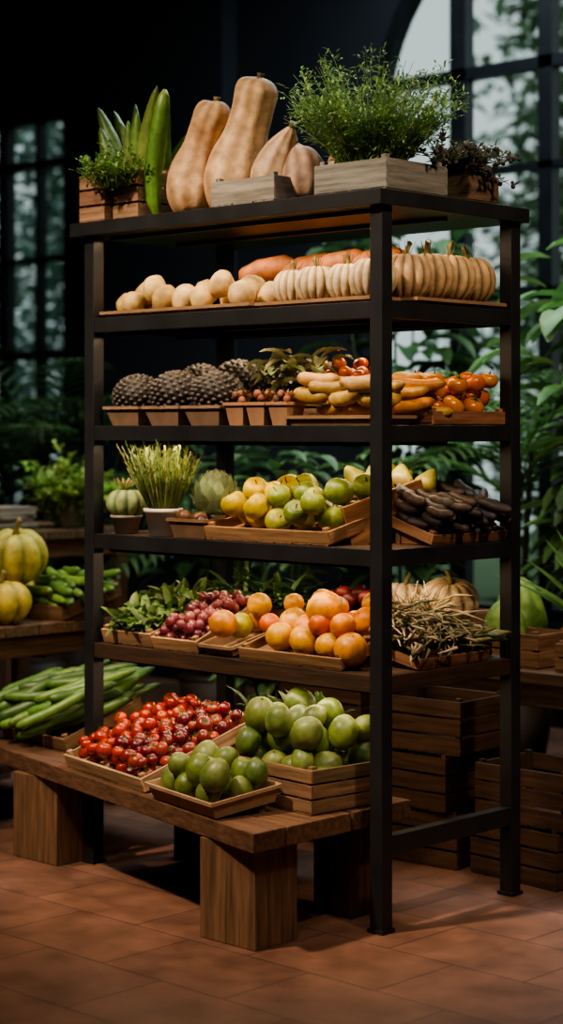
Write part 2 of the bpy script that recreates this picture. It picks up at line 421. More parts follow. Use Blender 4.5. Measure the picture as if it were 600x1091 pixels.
def led(z,y,e,nm,ln=1.15):
    b=B(); box(b,(0,0,.008),(ln+.02,.022,.012),BLK,iME); o=b.obj('led_channel_'+nm,(-.645,y,z-.014),parent=rack)
    l=bpy.data.lights.new('led_'+nm,'AREA'); l.shape='RECTANGLE'; l.size=ln; l.size_y=.014; l.energy=e; l.color=WARM
    lo=bpy.data.objects.new('led_strip_'+nm,l); bpy.context.scene.collection.objects.link(lo); lo.location=(-.645,y,z-.0145); lo.parent=rack
i=0
for zt,e in((2.07,2.3),(1.752,2.2),(1.397,2.2),(1.042,2.3),(.682,2.1)):
    i+=1; led(zt,.06,e*.8,'front_%d'%i); led(zt,.36,e*1.1,'mid_%d'%i)

# ---- TOP
ZT=2.117
crate('small_wooden_box',-1.265,.06,ZT,.12,.12,.16,.05,0,3,C('#a87a58'))
crate('small_wooden_box',-1.12,.10,ZT,.13,.15,.16,-.05,0,3,C('#a87a58'))
b=B()
for i in range(24):
    a=i*2.4; rr=R.uniform(.01,.075); L=R.uniform(.28,.42); lean=R.uniform(.05,.42)
    x,y=rr*math.cos(a),rr*math.sin(a)*.8; dx,dy=lean*math.cos(a)*1.1,lean*math.sin(a)*.6
    g=vary(C('#72904e'),.25); r0=R.uniform(.021,.030)
    pts=[(x+dx*L*t*(.6+.5*t),y+dy*L*t,L*t) for t in(0,.12,.3,.5,.7,.85,.95,1)]
    tube(b,pts,[r0*.7,r0*.9,r0*1.1,r0*1.15,r0,r0*.7,r0*.4,.002],[mix(g,C('#c3cf8a'),.55*(1-t)) for t in(0,.2,.4,.6,.8,.9,1,1)],iFR,10,rib=.10,ribn=5)
b.obj('succulent_plant',(-1.20,.17,ZT+.012))
b=B()
tube(b,[(0,0,0),(-.018,0,.06),(-.02,0,.14),(0.0,0,.25),(.025,0,.35),(.035,0,.39),(.04,0,.41)],[.012,.024,.028,.028,.026,.018,.005],[C('#7f9a4e'),C('#5f8438'),C('#557838'),C('#557838'),C('#5f8438'),C('#7f9850'),C('#a0a860')],iFR,12,rib=.07,ribn=6)
b.obj('tall_zucchini',(-1.01,.06,ZT),(0,0,0))
def herb_bush(name,x,y,z,n,L,spread,col,lw=.012,ll=.02,sub=12):
    b=B()
    for i in range(n):
        a=R.uniform(0,6.3); s=math.sqrt(R.random())*spread; l=L*R.uniform(.6,1.05)*(1-.25*(s/spread)**2)
        d=Vector((math.cos(a)*s,math.sin(a)*s,1)).normalized(); pts=[];p=Vector((math.cos(a)*s*.08,math.sin(a)*s*.08,0))
        for j in range(6): pts.append(p.copy()); p=p+d*l/5; d=(d+Vector((math.cos(a)*.05,math.sin(a)*.05,-.09*s))).normalized()
        c=vary(col,.3); tube(b,pts,[.002,.002,.0017,.0015,.0012,.0008],tuple(q*.8 for q in c),iLF,3,cap=False)
        for j in range(sub):
            t=R.uniform(.25,1)*5; q=pts[int(min(4,t))].lerp(pts[int(min(4,t))+1],t-int(min(4,t)))
            dr=Vector((R.uniform(-1,1),R.uniform(-1,1),R.uniform(-.2,1))).normalized(); e=q+dr*R.uniform(.015,.045)
            for m_ in range(3):
                o=q.lerp(e,(m_+1)/3); leaf(b,o,dr+Vector((R.uniform(-1,1),R.uniform(-1,1),R.uniform(-.5,.5))),ll*R.uniform(.7,1.3),lw,.3,vary(c,.15),2)
    return b.obj(name,(x,y,z))
herb_bush('potted_thyme',-1.15,.0,ZT+.10,60,.13,.75,C('#86a858'),.009,.013,10)
def squash(name,x,y,z,pts,rad,c1,c2,yaw=0,n=24):
    b=B(); P=[Vector(p) for p in pts]; out=[];ro=[]
    for i in range(len(P)-1):
        p0=P[max(i-1,0)];p1=P[i];p2=P[i+1];p3=P[min(i+2,len(P)-1)]; r0=rad[max(i-1,0)];r1=rad[i];r2=rad[i+1];r3=rad[min(i+2,len(P)-1)]
        for s in range(5):
            t=s/5; f=lambda a,b_,c,d:0.5*((2*b_)+(-a+c)*t+(2*a-5*b_+4*c-d)*t*t+(-a+3*b_-3*c+d)*t**3)
            out.append(f(p0,p1,p2,p3)); ro.append(max(.001,f(r0,r1,r2,r3)))
    out.append(P[-1]); ro.append(rad[-1])
    o0=len(b.v)
    tube(b,out,ro,c1,iMT,n*2,rib=.022,ribn=9)
    sd=R.uniform(0,50)
    for i in range(len(out)):
        for j in range(n*2):
            q=.5+.6*noise.noise(Vector((j*.35,i*.13,sd)))+.25*math.sin(j*2*math.pi*9/(n*2)); b.c[o0+i*n*2+j]=mix(c1,c2,max(0,min(1,q)))
    d=(out[-1]-out[-4]).normalized(); tube(b,[out[-1]-d*.01,out[-1]+d*.006,out[-1]+d*.014],[.013,.01,.013],C('#6b5a38'),iMT,7)
    return b.obj(name,(x,y,z),(0,0,yaw))
squash('butternut_squash',-.905,.13,ZT,[(0,0,.0),(-.004,0,.02),(-.006,0,.075),(0,0,.14),(.03,0,.21),(.06,0,.275),(.085,0,.325),(.098,0,.352),(.1,0,.36)],[.03,.065,.088,.084,.064,.060,.060,.042,.012],C('#c8a47c'),C('#9a7048'))
squash('butternut_squash',-.755,.17,ZT,[(0,0,.0),(-.004,0,.02),(-.004,0,.09),(.01,0,.165),(.04,0,.245),(.07,0,.32),(.09,0,.385),(.10,0,.412),(.103,0,.422)],[.04,.078,.105,.096,.071,.066,.068,.048,.012],C('#d2b088'),C('#a88058'))
crate('wooden_crate',-.56,.09,ZT,.27,.18,.085,0,0,1,GREYW)
squash('pale_gourd',-.54,.12,ZT+.012,[(0,0,.0),(0,0,.02),(.0,0,.08),(.02,0,.14),(.055,.0,.195),(.075,0,.23)],[.03,.055,.075,.06,.034,.008],C('#d0b494'),C('#9a7658'))
squash('pale_gourd',-.43,.14,ZT+.012,[(0,0,.0),(0,0,.02),(.0,0,.07),(-.01,0,.12),(-.03,.0,.155),(-.04,0,.18)],[.03,.055,.07,.058,.03,.008],C('#bfa088'),C('#80604f'))
squash('pale_gourd',-.40,.3,ZT,[(0,0,.0),(0,0,.02),(.0,0,.08),(-.01,0,.15),(-.03,.0,.19),(-.04,0,.22)],[.03,.055,.07,.058,.03,.008],C('#d0b494'),C('#9a7658'))
crate('wooden_planter_crate',-.15,.17,ZT,.28,.28,.10,0,0,1,C('#857f76'),.012)
b=B(); box(b,(0,0,.03),(.25,.25,.05),C('#2c1f15'),iMT); b.obj('potting_soil',(-.15,.17,ZT+.012))
herb_bush('dill_plant',-.185,.17,ZT+.065,210,.39,.80,C('#92b46a'),.007,.018,18)
crate('wooden_crate',-.075,.47,ZT,.15,.15,.085,0,0,1,C('#6d5238'))
pile('dried_seed_heads','potato',-.075,.47,ZT,.14,.14,.018,45,[C('#3d322a'),C('#57483a'),C('#4a4434')],0,0,.8,.03)
b=B()
for i in range(40):
    a=R.uniform(-1.2,1.9); l=R.uniform(.12,.3); pts=[Vector((0,0,0))]; d=Vector((math.cos(a),math.sin(a),R.uniform(.2,.9))).normalized()
    for j in range(5): pts.append(pts[-1]+d*l/5); d=(d+Vector((0,0,-.2))).normalized()
    tube(b,pts,[.003,.0025,.002,.002,.0015,.001],C('#4a3f2f'),iMT,4)
    for q in pts[2:]: 
        for s in range(4): leaf(b,q,(R.uniform(-1,1),R.uniform(-1,1),R.uniform(0,1)),.03,.012,.2,vary(C('#6b6a50'),.3),2)
    fruit(b,'potato',pts[-1],.007,C('#3a3230'))
b.obj('dried_herb_sprigs',(-.13,.42,ZT+.09))

# ---- SHELF A (z 1.80)
z=1.801
tray('potato_tray',-.905,.14,z,.69,.22,.02)
pile('yellow_potatoes','potato',-.905,.14,z,.69,.22,.042,34,[C('#d8b478'),C('#dfbf88'),C('#cca465')],0,0,-.2,.006,zmax=.085)
tray('pumpkin_tray',-.31,.13,z,.46,.18,.018)
PT=Matrix.Diagonal((1,1,1.22,1))
def prow(name,pts,c1,c2,ribs=14):
    b=B()
    for (x,y,r) in pts:
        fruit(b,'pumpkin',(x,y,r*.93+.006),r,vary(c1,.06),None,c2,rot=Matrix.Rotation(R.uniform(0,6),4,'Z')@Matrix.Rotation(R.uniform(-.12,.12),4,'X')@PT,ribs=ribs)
        for q in range(9): 
            e=Vector((x+R.uniform(-.03,.03),y+R.uniform(-.03,.03),r*1.95+.014+R.uniform(0,.016))); tube(b,[(x,y,r*1.5),e],[.0018,.0008],C('#5a4a2c'),iMT,4)
    return b.obj(name,(0,0,z))
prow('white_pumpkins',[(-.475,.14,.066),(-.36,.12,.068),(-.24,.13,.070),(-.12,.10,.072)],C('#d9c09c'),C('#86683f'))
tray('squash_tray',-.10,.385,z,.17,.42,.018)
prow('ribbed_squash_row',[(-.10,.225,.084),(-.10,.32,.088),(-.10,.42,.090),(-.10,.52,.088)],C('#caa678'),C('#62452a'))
b=B()
for i,(x,y) in enumerate(((-.26,0),(-.10,.03),(.06,.0),(.2,.02))):
    M=Matrix.Translation((x,y,.14))@Euler((math.radians(-10),-.15,.15)).to_matrix().to_4x4()
    tube(b,[(-.09,0,.0),(-.07,0,.005),(0,0,.01),(.05,0,.015),(.1,0,.02),(.14,0,.025)],[.01,.045,.055,.048,.04,.008],C('#a8683c'),iMT,12,M)
b.obj('orange_butternut_squashes',(-.66,.46,z+.0)); crate('wooden_crate',-.68,.46,z,.68,.17,.12,0,0,2,C('#8f5e38'))

# ---- SHELF B (1.445)
z=1.446
for (x,y) in((-1.145,.1),(-.955,.1),(-.77,.1)):
    tray('cardboard_tray',x,y,z,.165,.15,.062,0,0,.02,C('#8a6a50'))
def melons(name,L_):
    b=B()
    for (x,y,zz,r) in L_: fruit(b,'spiky',(x,y,zz),r,C('#4e423c'),None,C('#0b0807'))
    b.obj(name,(0,0,z))
melons('spiky_dark_melons',((-1.145,.1,.094,.082),(-.955,.1,.096,.088),(-.77,.1,.094,.084)))
melons('spiky_dark_melons',((-1.1,.34,.135,.08),(-.92,.34,.14,.085),(-.74,.34,.14,.085),(-.58,.36,.135,.08)))
tray('deep_cardboard_tray',-.84,.36,z,.72,.24,.07,0,0,.015,C('#5c432e'))
for x in(-.625,-.535,-.44):
    tray('paper_seedling_pot',x,.07,z,.082,.085,.07,0,0,.012,C('#a87850'))
b=B()
for x in(-.625,-.535,-.44):
    for i in range(9): fruit(b,'potato',(x+R.uniform(-.025,.025),.07+R.uniform(-.025,.025),.07+R.uniform(0,.03)),.012,vary(C('#7a4a34'),.3))
    for i in range(22): leaf(b,(x+R.uniform(-.02,.02),.07,.07),(R.uniform(-1,1),R.uniform(-1,1),1),.045,.014,.5,vary(C('#7a5a38'),.3),3)
b.obj('dried_flower_buds',(0,0,z))
b=B()
for i in range(60):
    a=R.uniform(0,6.3); s=Vector((R.uniform(-.13,.13),R.uniform(-.05,.05),R.uniform(-.02,.06)))
    leaf(b,s,(math.cos(a),math.sin(a)*.7,R.uniform(0,.9)),R.uniform(.06,.12),.042,1.3,vary(C('#92946a'),.3),5)
b.obj('leafy_herb_cluster',(-.53,.2,z+.14)); crate('wooden_crate',-.47,.27,z,.34,.2,.11,0,0,2,C('#7a5434'))
pile('cherry_tomatoes','tomato',-.40,.27,z,.26,.18,.026,34,[C('#cf5a30'),C('#d97a3e'),C('#c24a2a')],0,0,1.2,.09,zmax=.1)
def tubes(name,x,y,z,w,d,n,L,r,cols,yaw=0,tilt=0,bend=.25,yawj=.5,hz=.09,mi=iFR,dd=None,rib=0,base=.015,basey=0,tip=.4,zmax=9,zs=.8):
    b=B(); M=tiltM(dd or d,tilt)
    P=box_bounds_pile(w,d,r*1.6,n,.4,zmax=zmax)
    for (px,py,pz,_) in P:
        a=basey+R.uniform(-yawj,yawj); l=L*R.uniform(.8,1.15); rr=r*R.uniform(.85,1.15); c=vary(R.choice(cols),.15); bd=R.uniform(-bend,bend)
        T=M@Matrix.Translation((px,py,pz*zs+base))@Euler((0,R.uniform(-.15,.15),a)).to_matrix().to_4x4()
        ts=(-.5,-.46,-.35,-.15,.1,.3,.42,.5); pr=(.25,.7,.95,1,1,.95,.7,tip*.5)
        c2=tuple(q*.65 for q in c)
        tube(b,[(t*l,bd*l*(t*t)*1.6,abs(t)*.02) for t in ts],[rr*q for q in pr],[c2,c,c,c,c,c,c2,c2],mi,9,T,rib=rib,ribn=6)
    return b.obj(name,(x,y,z),(0,0,yaw))
tray('ginger_tray',-.22,.11,z,.36,.17,.028,0,0,.012)
tubes('yellow_fingerling_squash',-.22,.12,z,.34,.18,38,.14,.023,[C('#d2aa70'),C('#c49c62'),C('#ae8a54')],bend=.5,yawj=.8,basey=.4,zmax=.15)
tubes('dark_yellow_carrots',-.10,.25,z,.14,.14,14,.15,.018,[C('#d8904a'),C('#d9a65c')],bend=.3,yawj=.4,basey=1.0,zmax=.16,tip=.1)
crate('wooden_crate',-.12,.44,z,.19,.36,.045,0,0,1,C('#a3683c'))
pile('small_orange_pumpkins','tomato',-.12,.44,z,.19,.35,.034,60,[C('#e08844'),C('#d97438'),C('#e39852')],0,0,.6,.02,zmax=.12)

# ---- SHELF C (1.09)
z=1.091
def pot(name,x,y,z,r,h,col,mi=iPO):
    b=B(); n=20; prof=[(0,0),(r*.75,0),(r*.98,h*.85),(r*1.06,h*.86),(r*1.08,h),(r*.95,h),(r*.92,h*.8),(0,h*.8)]
    vs=[];fs=[]
    for (rr,zz) in prof:
        for j in range(n): a=2*math.pi*j/n; vs.append((rr*math.cos(a),rr*math.sin(a),zz))
    for i in range(len(prof)-1):
        for j in range(n): q=(j+1)%n; fs.append((i*n+j,i*n+q,(i+1)*n+q,(i+1)*n+j))
    cols=[col]*(n*6)+[C('#20150d')]*(n*2)
    b.add(vs,fs,cols,mi,True); return b.obj(name,(x,y,z),bevel=0)
pot('small_plant_pot',-1.18,.08,z,.05,.06,C('#9d9385'))
b=B(); fruit(b,'pumpkin',(0,0,.05),.068,C('#9aaa70'),None,C('#4f5f3a'),rot=Matrix.Identity(4),ribs=9)
for i in range(14): a=i*.45; leaf(b,(0,0,.08),(math.cos(a),math.sin(a),1.2),.07,.014,.2,vary(C('#a9a970'),.2),3)
b.obj('barrel_cactus',(-1.18,.08,z+.05))
pot('white_ceramic_pot',-.995,.075,z,.060,.088,C('#eae2d6'))
b=B()
for i in range(230):
    a=R.uniform(0,6.3); s=R.uniform(0,.55); c=vary(mix(C('#8aa45a'),C('#bcaa68'),R.random()*.5),.25)
    p=Vector((.04*math.cos(a),.04*math.sin(a),0)); d=Vector((math.cos(a)*s,math.sin(a)*s,1)).normalized(); l=R.uniform(.12,.25)
    e=p+d*l; tube(b,[p,p.lerp(e,.5),e],[.0024,.0022,.0012],c,iLF,4)
    for q in range(5): leaf(b,p.lerp(e,.45+.11*q),d+Vector((R.uniform(-.8,.8),R.uniform(-.8,.8),0)),.024,.008,.1,c,2)
b.obj('rosemary_plant',(-.995,.075,z+.075))
b=B()
fruit(b,'orange',(0,0,.0),.062,C('#6b7c50'),rot=Matrix.Identity(4))
for lay in range(8):
    th=2.5-lay*.29
    for i in range(10):
        a=i*.628+lay*.314; n_=unit(th,a); up_=Vector((-math.cos(th)*math.cos(a),-math.cos(th)*math.sin(a),math.sin(th)))
        leaf(b,n_*.063+up_*-.01,up_+n_*.35,.055,.048,-.2,vary(mix(C('#a2b084'),C('#84946a'),R.random()),.12),4,up=tuple(n_),shape='tri',fold=.0)
b.obj('artichoke',(-.85,.17,z+.125))
tray('beet_tray',-.83,.15,z,.17,.26,.06,0,0,.015,C('#7c5a3c'))
pile('dark_red_beets','apple',-.83,.07,z,.15,.10,.026,6,[C('#4c2d28'),C('#6b4a36')],0,0,.2,.03,zmax=.04)
crate('fruit_crate',-.49,.18,z,.52,.3,.045,0,.22,1,C('#b07c4c'))
YW_=(C('#dcbe4a'),C('#c9ac3e')); GN_=(C('#98a44c'),C('#82923f')); GY_=(C('#bab24e'),C('#9ea044')); GD_=(C('#839046'),C('#6c7e3a'))
def fc(t):
    t=t+.5+R.uniform(-.18,.18)
    return YW_ if t<.4 else (GY_ if R.random()<.35 else (GN_ if R.random()<.6 else GD_))
pile('lemons_and_pears','apple',-.49,.18,z,.50,.29,.042,64,[fc],0,.22,.25,.010,dd=.3,zmax=.115,rv=.18)
crate('wooden_crate',-.42,.44,z,.44,.24,.14,0,0,2,C('#9a6436'))
pile('green_pears','pear',-.36,.44,z,.40,.2,.040,16,[(C('#b8b068'),C('#9fa454')),(C('#c4b474'),C('#a8a85c'))],0,0,.2,.135,zmax=.05)
b=B(); box(b,(0,0,.0),(.012,.30,.13),C('#a8703f'),iWD); box(b,(-.012,0,.055),(.03,.30,.012),C('#a8703f'),iWD); box(b,(-.03,-.14,0),(.07,.012,.12),C('#96623a'),iWD); box(b,(-.03,.14,0),(.07,.012,.12),C('#96623a'),iWD)
b.obj('open_wooden_box',(-.215,.27,z+.088),(math.radians(16),0,-.25))
YR=math.pi/2
crate('pod_crate',-.125,.43,z,.36,.2,.035,YR,.30,1,C('#8b5c36'))
tubes('dark_tamarind_pods',-.125,.43,z,.36,.22,110,.10,.015,[C('#34261f'),C('#443228'),C('#2a2122')],YR,.30,bend=.6,yawj=.8,basey=1.3,mi=iRO,rib=.14,zmax=.115,dd=.2)

# ---- SHELF D (.73)
z=.731
crate('greens_crate',-1.12,.2,z,.24,.33,.05,0,.34,1,C('#b48659'))
def greens(name,x,y,z,w,d,n,col,yaw=0,tilt=0,L=.1,W=.05,base=.03,dd=None):
    b=B(); M=tiltM(dd or d,tilt)
    for i in range(n):
        p=(R.uniform(-w/2,w/2),R.uniform(-d/2,d/2),base+R.uniform(0,.03))
        leaf(b,p,(R.uniform(-1,1),R.uniform(-1,.4),R.uniform(.2,1.1)),L*R.uniform(.6,1.2),W*R.uniform(.6,1.2),.9,vary(col,.35),5,M=M)
    return b.obj(name,(x,y,z),(0,0,yaw))
greens('leafy_greens',-1.12,.2,z,.19,.28,240,C('#6a8648'),0,.34,.07,.03,.03,.33)
crate('grape_crate',-.875,.18,z,.21,.32,.045,0,.38,1,C('#b98a5c'))
pile('red_grapes','grape',-.875,.18,z,.19,.29,.0165,150,[C('#84444c'),C('#94565c'),C('#683440'),C('#a56864')],0,.38,.1,.012,dd=.32,zmax=.06)
tray('fruit_tray',-.69,.14,z,.14,.24,.035,0,.22,.012,C('#9f7a55'))
OR=[(C('#df8e36'),C('#e59e44')),(C('#db7e34'),C('#e08c3e')),(C('#e0a046'),C('#e5b056')),(C('#cf6034'),C('#d87642'))]
pile('mixed_citrus','orange',-.69,.15,z,.15,.26,.042,14,[(C('#d8a03a'),C('#dcaa46')),(C('#bfb042'),C('#a5a43c')),(C('#d89034'),C('#d0822c'))],0,.22,.2,.02,dd=.24,zmax=.10)
crate('orange_crate',-.38,.18,z,.42,.32,.04,0,.26,1,C('#9f7248'))
pile('oranges','orange',-.38,.18,z,.41,.31,.041,46,OR,0,.26,.3,.012,dd=.32,zmax=.10,rv=.2)
b=B()
fruit(b,'orange',(-.31,.10,.165),.058,C('#de9438'),None,C('#e5a348')); fruit(b,'orange',(-.175,.065,.06),.052,C('#db9638'),None,C('#cc8630'))
b.obj('large_oranges',(0,0,z))
greens('dark_leafy_greens',-1.0,.53,z,.4,.14,150,C('#4a6838'),0,0,.13,.03,.1)
crate('wooden_crate',-.95,.53,z,.45,.16,.11,0,0,2,C('#6e4a2c'))
pile('dark_red_plums','apple',-.55,.53,z,.3,.16,.03,26,[C('#5c2528'),C('#7a3430')],0,0,.2,.10,zmax=.08)
crate('wooden_crate',-.55,.53,z,.32,.18,.11,0,0,2,C('#6e4a2c'))
crate('root_crate',-.12,.35,z,.34,.2,.035,YR,.2,1,C('#8b5c36'))
b=B()
RC=[C('#c8b490'),C('#ac9c78'),C('#848062'),C('#d4c09e'),C('#76765a')]
for i in range(190):
    c=vary(R.choice(RC),.2); L_=R.uniform(.10,.2); a=R.gauss(-.5,.55)
    p0=Vector((R.uniform(-.07,.07),R.uniform(-.13,.12),0)); d=Vector((math.cos(a)*.9,math.sin(a),R.uniform(-.25,.25))).normalized()
    p0.z=.03+(.07-p0.x)*.55+R.uniform(0,.08); p1=p0+d*L_*.5+Vector((R.uniform(-.015,.015),R.uniform(-.015,.015),.012)); p2=p0+d*L_
    p2.z=max(p2.z,.02); p2.x=min(p2.x,.12); p2.y=max(min(p2.y,.19),-.19); tube(b,[p0,p1,p2],[.0035,.005,.0018],c,iMT,5)
for i in range(110):
    o_=Vector((R.uniform(-.08,.0),R.uniform(-.08,.1),.10)); d=Vector((R.uniform(-.5,.7),R.uniform(-.8,.8),1)).normalized(); e=o_+d*R.uniform(.07,.16)
    tube(b,[o_,o_.lerp(e,.5)+Vector((0,0,.012)),e+Vector((d.x*.02,d.y*.02,-.01))],[.003,.0025,.0008],vary(C('#cbb992'),.25),iMT,4)
b.obj('dried_root_vegetables',(-.12,.32,z))
tubes('asparagus_spears',-.10,.50,z,.15,.16,44,.15,.008,[C('#6b7a48'),C('#8a8450'),C('#5a6040')],yawj=.5,basey=.6,base=.05)
b=B()
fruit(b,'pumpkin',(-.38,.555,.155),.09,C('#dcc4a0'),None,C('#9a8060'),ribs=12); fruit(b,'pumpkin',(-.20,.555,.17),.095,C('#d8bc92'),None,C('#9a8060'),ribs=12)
b.obj('pale_pumpkins',(0,0,z)); crate('wooden_crate',-.27,.56,z,.36,.14,.09,0,0,2,C('#8a6444'))

# ================================================================= LOW BENCH
b=B(); ZB=.34; BW=C('#7d5538')
prism(b,[(-.09,-.428),(-.09,-.30),(-1.2,-.035),(-1.85,.12),(-1.85,-.007)][::-1],ZB-.055,ZB,vary(BW))
prism(b,[(-.09,-.295),(-.09,-.03),(-1.175,-.03)][::-1],ZB-.055,ZB-.001,vary(BW))
for i in range(4):
    xr=-.09 if i<2 else -.5
    box(b,((xr-1.17)/2,-.022+.13*(i+.5),ZB-.028),(1.17+xr,.126,.054),vary(C('#6c4830')))
for i in range(3): box(b,(-1.595,.125+.13*(i+.5),ZB-.028),(.55,.126,.054),vary(C('#6c4830')))
b.add([(-1.85,.1,ZB-.05),(-1.32,-.02,ZB-.05),(-1.32,.12,ZB-.05),(-1.85,.12,ZB-.05),(-1.85,.1,ZB-.002),(-1.32,-.02,ZB-.002),(-1.32,.12,ZB-.002),(-1.85,.12,ZB-.002)],[(3,2,1,0),(4,5,6,7),(0,1,5,4),(1,2,6,5),(2,3,7,6),(3,0,4,7)],C('#6c4830'),iWD,False)
box(b,(-.25,-.285,(ZB-.056)/2),(.22,.17,ZB-.056),C('#86603f')); box(b,(-1.43,-.025,(ZB-.056)/2),(.23,.16,ZB-.056),C('#86603f'))
box(b,(-.25,.14,(ZB-.056)/2),(.15,.15,ZB-.056),C('#5c3a22')); box(b,(-1.06,.35,(ZB-.056)/2),(.15,.2,ZB-.056),C('#5c3a22'))
b.obj('low_wooden_bench',bevel=.003)
YW=-.235
crate('tomato_crate',-.92,.02,ZB,.52,.44,.05,YW,.36,1,C('#c89a6c'))
def tc_(t):
    t=t+.5+R.uniform(-.15,.15)
    return R.choice([C('#b83c28'),C('#a83424'),C('#c44c34')]) if t<.55 else R.choice([C('#7a3438'),C('#8f4644'),C('#6a2c34'),C('#a8584c')])
pile('cherry_tomatoes_and_radishes','tomato',-.92,.02,ZB,.49,.41,.0235,280,[tc_],YW,.36,.15,.012,dd=.44,zmax=.07,rv=.2)
AV=[(C('#7c8a4a'),C('#66763e')),(C('#6a7a44'),C('#54683a')),(C('#8c965a'),C('#74844c')),(C('#5f703e'),C('#848e54'))]
tray('lime_tray',-.44,-.235,ZB+.001,.38,.23,.05,YW,.14,.015,C('#af8a60'),mi=iCA)
pile('green_limes','lime',-.44,-.235,ZB,.36,.22,.041,24,AV,YW,.14,.3,.012,dd=.23,zmax=.10,rv=.2)
crate('slatted_crate',-.30,.02,ZB,.36,.30,.13,-.1,0,3,C('#96704a'))
pile('green_mangoes','lime',-.32,.03,ZB,.38,.32,.042,80,AV,-.1,0,.9,.06,zmax=.19,rv=.22)
crate('cucumber_crate',-1.63,.24,ZB,.40,.34,.05,-.1,.34,1,C('#96704a'))
tubes('cucumber_pile',-1.64,.24,ZB,.40,.34,70,.28,.0205,[C('#5c7a3e'),C('#4a6634'),C('#6f8c48')],-.1,.34,bend=.2,yawj=.25,basey=1.0,rib=.06,base=.03,mi=iFR,dd=.34,zmax=.15)
b=B(); box(b,(0,0,.011),(.4,.09,.022),C('#b08058')); b.obj('wooden_board',(-.66,.22,ZB+.152),(.0,0,YW))
crate('wooden_crate',-.70,.34,ZB,.42,.22,.15,YW,0,2,C('#7a5434'))
greens('leafy_greens',-.66,.34,ZB,.3,.14,90,C('#4a6538'),0,0,.12,.03,.14)

# ================================================================= BACKGROUND FURNITURE
def table(name,x0,x1,y0,y1,z,col,t=.04,under=True):
    b=B(); n=max(3,int((y1-y0)/.14)); w=(y1-y0)/n
    for i in range(n): box(b,((x0+x1)/2,y0+w*(i+.5),z-t/2),(x1-x0,w*.97,t),vary(col))
    for x in(x0+.05,x1-.05):
        for y in(y0+.05,y1-.05): box(b,(x,y,(z-t)/2),(.07,.07,z-t),vary(col))
    box(b,((x0+x1)/2,y0+.05,z-t-.04),(x1-x0-.1,.025,.08),vary(col)); box(b,(x1-.05,(y0+y1)/2,z-t-.04),(.025,y1-y0-.1,.08),vary(col))
    if under: box(b,((x0+x1)/2,(y0+y1)/2,.2),(x1-x0-.1,y1-y0-.1,.03),vary(col))
    return b.obj(name,bevel=.003)
table('wooden_table',-2.75,-1.92,.0,.78,.72,C('#7a583c'))
table('tall_wooden_counter',-3.6,-2.8,.75,1.55,1.0,C('#7a583c'))
table('wooden_table',-1.35,.25,1.08,1.78,.62,C('#7a583c'))
b=B()
YS=C('#d2b848'); YS2=C('#9a8434')
fruit(b,'pumpkin',(-2.03,.22,.80),.115,YS,None,YS2,rot=Matrix.Identity(4),ribs=8)
fruit(b,'pumpkin',(-2.12,.36,.96),.12,C('#cfc05a'),None,C('#8f9040'),rot=Euler((.2,.1,.4)).to_matrix().to_4x4()@Matrix.Diagonal((1,1,1.2,1)),ribs=8)
fruit(b,'pumpkin',(-2.3,.25,.80),.11,YS,None,YS2,ribs=8); fruit(b,'pumpkin',(-2.25,.48,.80),.1,YS,None,YS2,ribs=8)
b.obj('yellow_squashes')
crate('wooden_crate',-2.04,.58,.721,.22,.3,.06,0,.25,1,C('#8a6444'))
tubes('cucumbers',-2.04,.58,.721,.24,.3,34,.24,.017,[C('#7a9650'),C('#628046')],0,.25,basey=2.9,yawj=.2,bend=.2,base=.03,rib=.05,dd=.3,zmax=.13)
b=B()
for i in range(6): box(b,(R.uniform(-.02,.02),R.uniform(-.02,.02),.008+.017*i),(.26-.01*i,.2,.014),vary(C('#9f917c'),.2),iCA,rot=(0,0,R.uniform(-.1,.1)))
b.obj('stack_of_boards',(-2.97,.95,1.001))
b=B(); prof=[(.045,0),(.05,.01),(.05,.11),(.04,.13),(.04,.15)]
vs=[(r*math.cos(j*.3927),r*math.sin(j*.3927),zz) for r,zz in prof for j in range(16)]
b.add(vs,[(i*16+j,i*16+(j+1)%16,(i+1)*16+(j+1)%16,(i+1)*16+j) for i in range(4) for j in range(16)]+[tuple(range(16))[::-1],tuple(range(64,80))],C('#5c5a4a'),iTOM)
b.obj('storage_jar',(-2.87,1.25,1.001))
crate('wooden_crate',-.44,1.24,.621,.30,.2,.12,0,0,2,C('#9a6c46')); crate('wooden_crate',-.06,1.25,.621,.3,.24,.1,0,0,2,C('#9a6c46'))
crate('wooden_crate',-.87,1.3,.621,.4,.3,.16,0,0,2,C('#8a6444'))
squash('green_gourd',-.60,1.46,.621,[(0,0,0),(0,0,.02),(0,0,.1),(0,0,.18),(0,0,.25),(0,0,.28)],[.04,.08,.1,.085,.05,.01],C('#8fa852'),C('#6f8e48'))
squash('green_gourd',-.50,1.24,.64,[(0,0,0),(0,0,.02),(0,0,.08),(0,0,.14),(0,0,.18),(0,0,.2)],[.04,.06,.075,.065,.04,.01],C('#8fa852'),C('#6f8e48'))
for i,(x,y,z_) in enumerate(((-.95,.88,.0),(-.93,.88,.186),(-.93,.88,.372),(-.52,.88,0),(-.54,.87,.186),(-.50,.88,.372),(-.10,.9,0),(-.08,.9,.186))):
    crate('slatted_crate',x,y,z_,.36,.28,.18,R.uniform(-.08,.08),0,3,C('#5f422d'))
